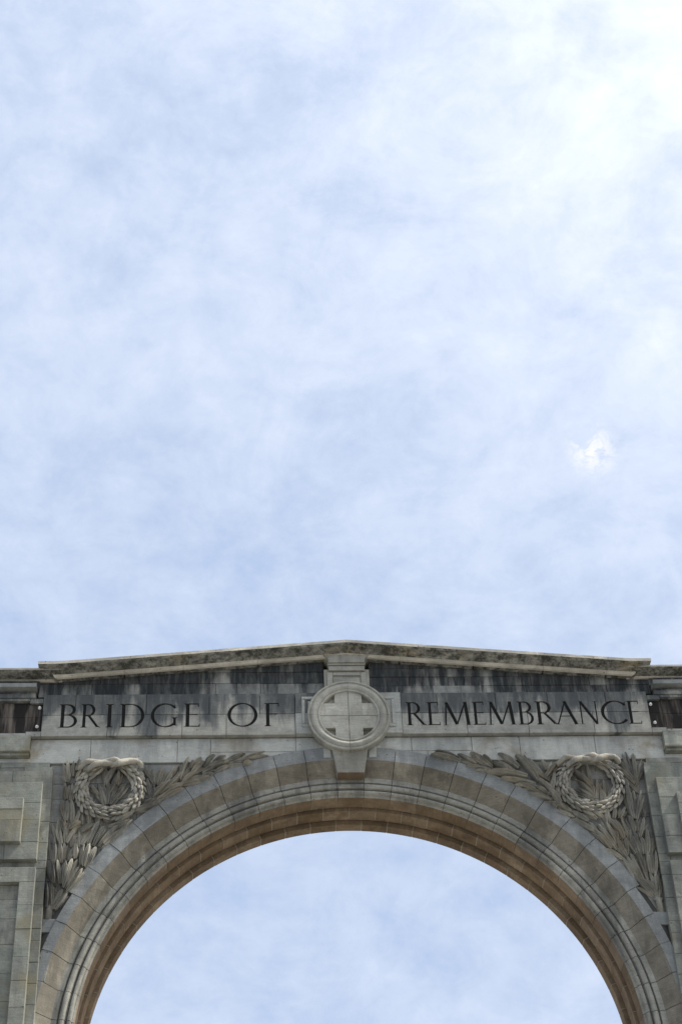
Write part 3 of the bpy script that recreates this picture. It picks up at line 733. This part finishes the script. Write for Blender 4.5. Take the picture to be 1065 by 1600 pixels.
LB = [(-327,1226,-326,1250,31),(-323,1222,-327,1247,56),(-319,1223,-320,1247,47),(-329,1199,-331,1227,42),(-322,1199,-324,1223,47),(-319,1200,-319,1220,42),(-313,1201,-308,1214,47),(-307,1201,-307,1217,47),(-316,1223,-305,1242,47),(-311,1218,-309,1234,42),(-304,1219,-305,1237,42),(-300,1221,-290,1239,62),(-293,1219,-283,1244,65),(-286,1219,-277,1239,56),(-280,1218,-262,1239,53),(-275,1218,-247,1245,45),(-273,1220,-254,1235,56),(-268,1243,-248,1248,38),(-300,1195,-297,1216,47),(-296,1193,-291,1215,65),(-293,1192,-284,1212,62),(-329,1172,-332,1195,38),(-326,1172,-329,1195,33),(-322,1172,-325,1197,54),(-318,1171,-316,1195,51),(-316,1168,-309,1196,54),(-314,1170,-304,1196,51),(-313,1166,-302,1188,47),(-312,1164,-298,1185,54),(-310,1164,-296,1180,38),(-333,1144,-335,1169,31),(-331,1143,-333,1169,47),(-328,1143,-329,1169,38),(-325,1143,-318,1162,56),(-323,1142,-312,1159,47)]

def put_leaf(parent, x0, z0, x1, z1, w, y, h, name='leaf', pool=None, me=None, tilt=0):
    L = math.hypot(x1 - x0, z1 - z0); a = math.atan2(x1 - x0, z1 - z0)
    me = me or random.choice(pool or LEAFV)[1]
    o = bpy.data.objects.new(name, me); S.collection.objects.link(o); o.parent = parent
    o.rotation_euler = (tilt, a, 0); o.scale = (w, h, L); o.location = (x0, y, z0)
    return o
def branch(lists, side, yb=.03):
    br = bpy.data.objects.new('laurel_branch', None); S.collection.objects.link(br); br.parent = arch
    br['label'] = 'carved laurel branch on the %s spandrel' % ('left' if side < 0 else 'right')
    for L in lists:
        n = len(L)
        for i, (a, b, c, d, w) in enumerate(L):
            h = random.uniform(.05, .10)
            w = w / 1000 * random.uniform(.95, 1.3)
            ln = math.hypot(c - a, d - b) / 100
            w = min(w, ln * .5)
            ex = .14; c, d = c + (c - a) * ex * .5, d + (d - b) * ex * .5; a, b = a - (c - a) * ex, b - (d - b) * ex
            ax, az = random.uniform(-1.2, 1.2), random.uniform(-2.2, 1.5); a += ax; b += az
            for q in [s_ * random.uniform(.12, .34) for s_ in (-1, 1) if random.random() < .82]:
                dx, dz = (c - a) * .95, (d - b) * .95
                ex_, ez_ = dx * math.cos(q) - dz * math.sin(q), dx * math.sin(q) + dz * math.cos(q)
                put_leaf(br, a / 100, b / 100, (a + ex_) / 100, (b + ez_) / 100, w * .9, yb, h * random.uniform(.45, .65), tilt=.02)
            put_leaf(br, a / 100, b / 100, c / 100, d / 100, w, yb - random.uniform(0, .035), h, tilt=random.uniform(-.03, .16))
    return br
def tube(pts, rads, seg=8, sy=1.0, smooth=True):
    vs = []; fs = []; n = len(pts)
    for i, p in enumerate(pts):
        a = Vector(pts[max(i - 1, 0)]); b = Vector(pts[min(i + 1, n - 1)]); d = (b - a).normalized()
        s_ = d.cross(Vector((0, 1, 0))).normalized(); q = d.cross(s_).normalized()
        for j in range(seg):
            t = 2 * math.pi * j / seg; v = Vector(p) + s_ * rads[i] * math.cos(t) + q * rads[i] * sy * math.sin(t); vs.append(tuple(v))
    for i in range(n - 1):
        for j in range(seg): fs.append((i * seg + j, i * seg + (j + 1) % seg, (i + 1) * seg + (j + 1) % seg, (i + 1) * seg + j))
    fs.append(tuple(range(seg))); fs.append(tuple((n - 1) * seg + j for j in range(seg))[::-1])
    return fixn(mesh('tube', vs, fs))
bl_ = branch([LT, LM, LB], -1); br_ = branch([RT, RM, RB], 1)
for s, bb in ((-1, bl_), (1, br_)):
    link('stem', tube([(s * 3.315, .03, 11.26), (s * 3.305, .0, 11.40), (s * 3.28, .01, 11.48)], [.045, .036, .03], 10), m_leaf, bb, True)
    link('collar', tube([(s * 3.35, .0, 11.425), (s * 3.30, -.02, 11.41), (s * 3.25, .0, 11.425)], [.016, .02, .016], 8), m_leaf, bb, True)
    # woody stems running up through the foliage and along the arch
    for pts in ([(3.29, 11.45), (3.27, 11.9), (3.22, 12.35), (3.12, 12.7)], [(3.27, 11.45), (3.02, 11.9), (2.85, 12.3), (2.72, 12.7)], [(2.45, 12.62), (2.15, 12.86), (1.8, 13.02), (1.35, 13.2)]):
        P = [(s * x, .035, z) for x, z in pts]
        link('stem', tube(P, [.03, .026, .022, .014], 8), m_leaf, bb, True)
# ------------------------------------------------------------------ wreaths
def scale_leaf():
    vs = []; fs = []; A, B = 8, 8
    for i in range(A + 1):
        t = i / A; w = math.sin(math.pi * min(1, .16 + .84 * t) ** .9) ** .6 if t < 1 else 0.02
        w = max(w, .02)
        for j in range(B + 1):
            u = -1 + 2 * j / B; h = max(0, 1 - u * u) ** .5 * (.35 + .65 * math.sin(math.pi * (.1 + .82 * t)) ** .7)
            vs.append((u * w * .5, -h, t))
    for i in range(A):
        for j in range(B): fs.append((i * (B + 1) + j, i * (B + 1) + j + 1, (i + 1) * (B + 1) + j + 1, (i + 1) * (B + 1) + j))
    return fixn(mesh('leaf', vs, fs))
SC = scale_leaf(); SC.materials.append(m_wreath)
for p in SC.polygons: p.use_smooth = True
for s, cx, cz in ((-1, -2.72, 12.875), (1, 2.74, 12.885)):
    RW, rt = .322, .05
    pts = [(cx + RW * math.cos(a), -.012, cz + RW * math.sin(a)) for a in [2 * math.pi * i / 40 for i in range(41)]]
    wr = link('wreath', tube(pts, [rt] * 41, 12), m_field, arch, True, label='carved laurel wreath on the %s spandrel' % ('left' if s < 0 else 'right'))  # dark core colour stands in for shade between the leaves
    for side in (-1, 1):
        rows = 15
        for k in range(rows):
            # rows run from the crown of the wreath down to its foot, tips pointing to the foot
            a = math.pi / 2 + side * (.42 + (math.pi - .45) * k / rows)
            na = 4 if k % 2 else 5
            for q in range(na):
                ph = -1.15 + 2.3 * q / (na - 1) + random.uniform(-.16, .16)
                rad = RW + (rt + .004) * math.sin(ph); y = -.012 - (rt + .002) * math.cos(ph)
                aa = a + random.uniform(-.03, .03)
                pos = Vector((cx + rad * math.cos(aa), y, cz + rad * math.sin(aa)))
                tang = Vector((-math.sin(aa) * side, 0, math.cos(aa) * side))
                outn = Vector((math.sin(ph) * math.cos(aa), -math.cos(ph), math.sin(ph) * math.sin(aa)))
                tdir = (tang + outn * random.uniform(.1, .6)).normalized()
                yv = -(outn - tdir * outn.dot(tdir)).normalized(); xv = yv.cross(tdir).normalized()
                mt = Matrix((xv, yv, tdir)).transposed()
                l = random.uniform(.085, .125); w = random.uniform(.032, .05); h = random.uniform(.014, .036)
                o = bpy.data.objects.new('leaf', SC); S.collection.objects.link(o); o.parent = wr
                o.matrix_local = Matrix.Translation(pos - tdir * .02) @ mt.to_4x4() @ Matrix.Diagonal((w, h, l, 1))
                if random.random() < .10:
                    b = link('berry', mesh('berry', *ico), None, wr, True) if False else None
    # twisted ribbon ends crossing over the crown
    def rib(pts, r, nm='ribbon'):
        n = 14; P = []
        for i in range(n + 1):
            t = i / n * (len(pts) - 1); k = min(int(t), len(pts) - 2); f = t - k; f2 = f * f * (3 - 2 * f) * .5 + f * .5
            P.append(tuple(pts[k][c] + (pts[k + 1][c] - pts[k][c]) * f2 for c in range(3)))
        rr = [r * (.55 + .6 * math.sin(math.pi * min(1, .12 + .8 * i / n))) for i in range(n + 1)]
        link(nm, tube(P, rr, 12, .8), m_wreath, wr, True)
    z0 = cz + .262
    rib([(cx - .37, -.06, z0 - .02), (cx - .27, -.12, z0 + .05), (cx - .14, -.10, z0 + .045), (cx - .03, -.15, z0 + .0), (cx + .09, -.13, z0 + .035)], .034)
    rib([(cx - .27, -.10, z0 - .06), (cx - .17, -.15, z0 - .005), (cx - .06, -.12, z0 + .035), (cx + .05, -.16, z0 + .05), (cx + .15, -.11, z0 + .01)], .034)
    rib([(cx + .0, -.11, z0 - .0), (cx + .10, -.16, z0 + .0), (cx + .20, -.13, z0 + .045), (cx + .31, -.12, z0 + .05)], .037)
    rib([(cx + .30, -.12, z0 + .05), (cx + .335, -.09, z0 + .02), (cx + .35, -.07, z0 - .02)], .03)
print('objects', len(bpy.data.objects), 'tris', sum(len(o.data.polygons) for o in bpy.data.objects if o.type == 'MESH'))
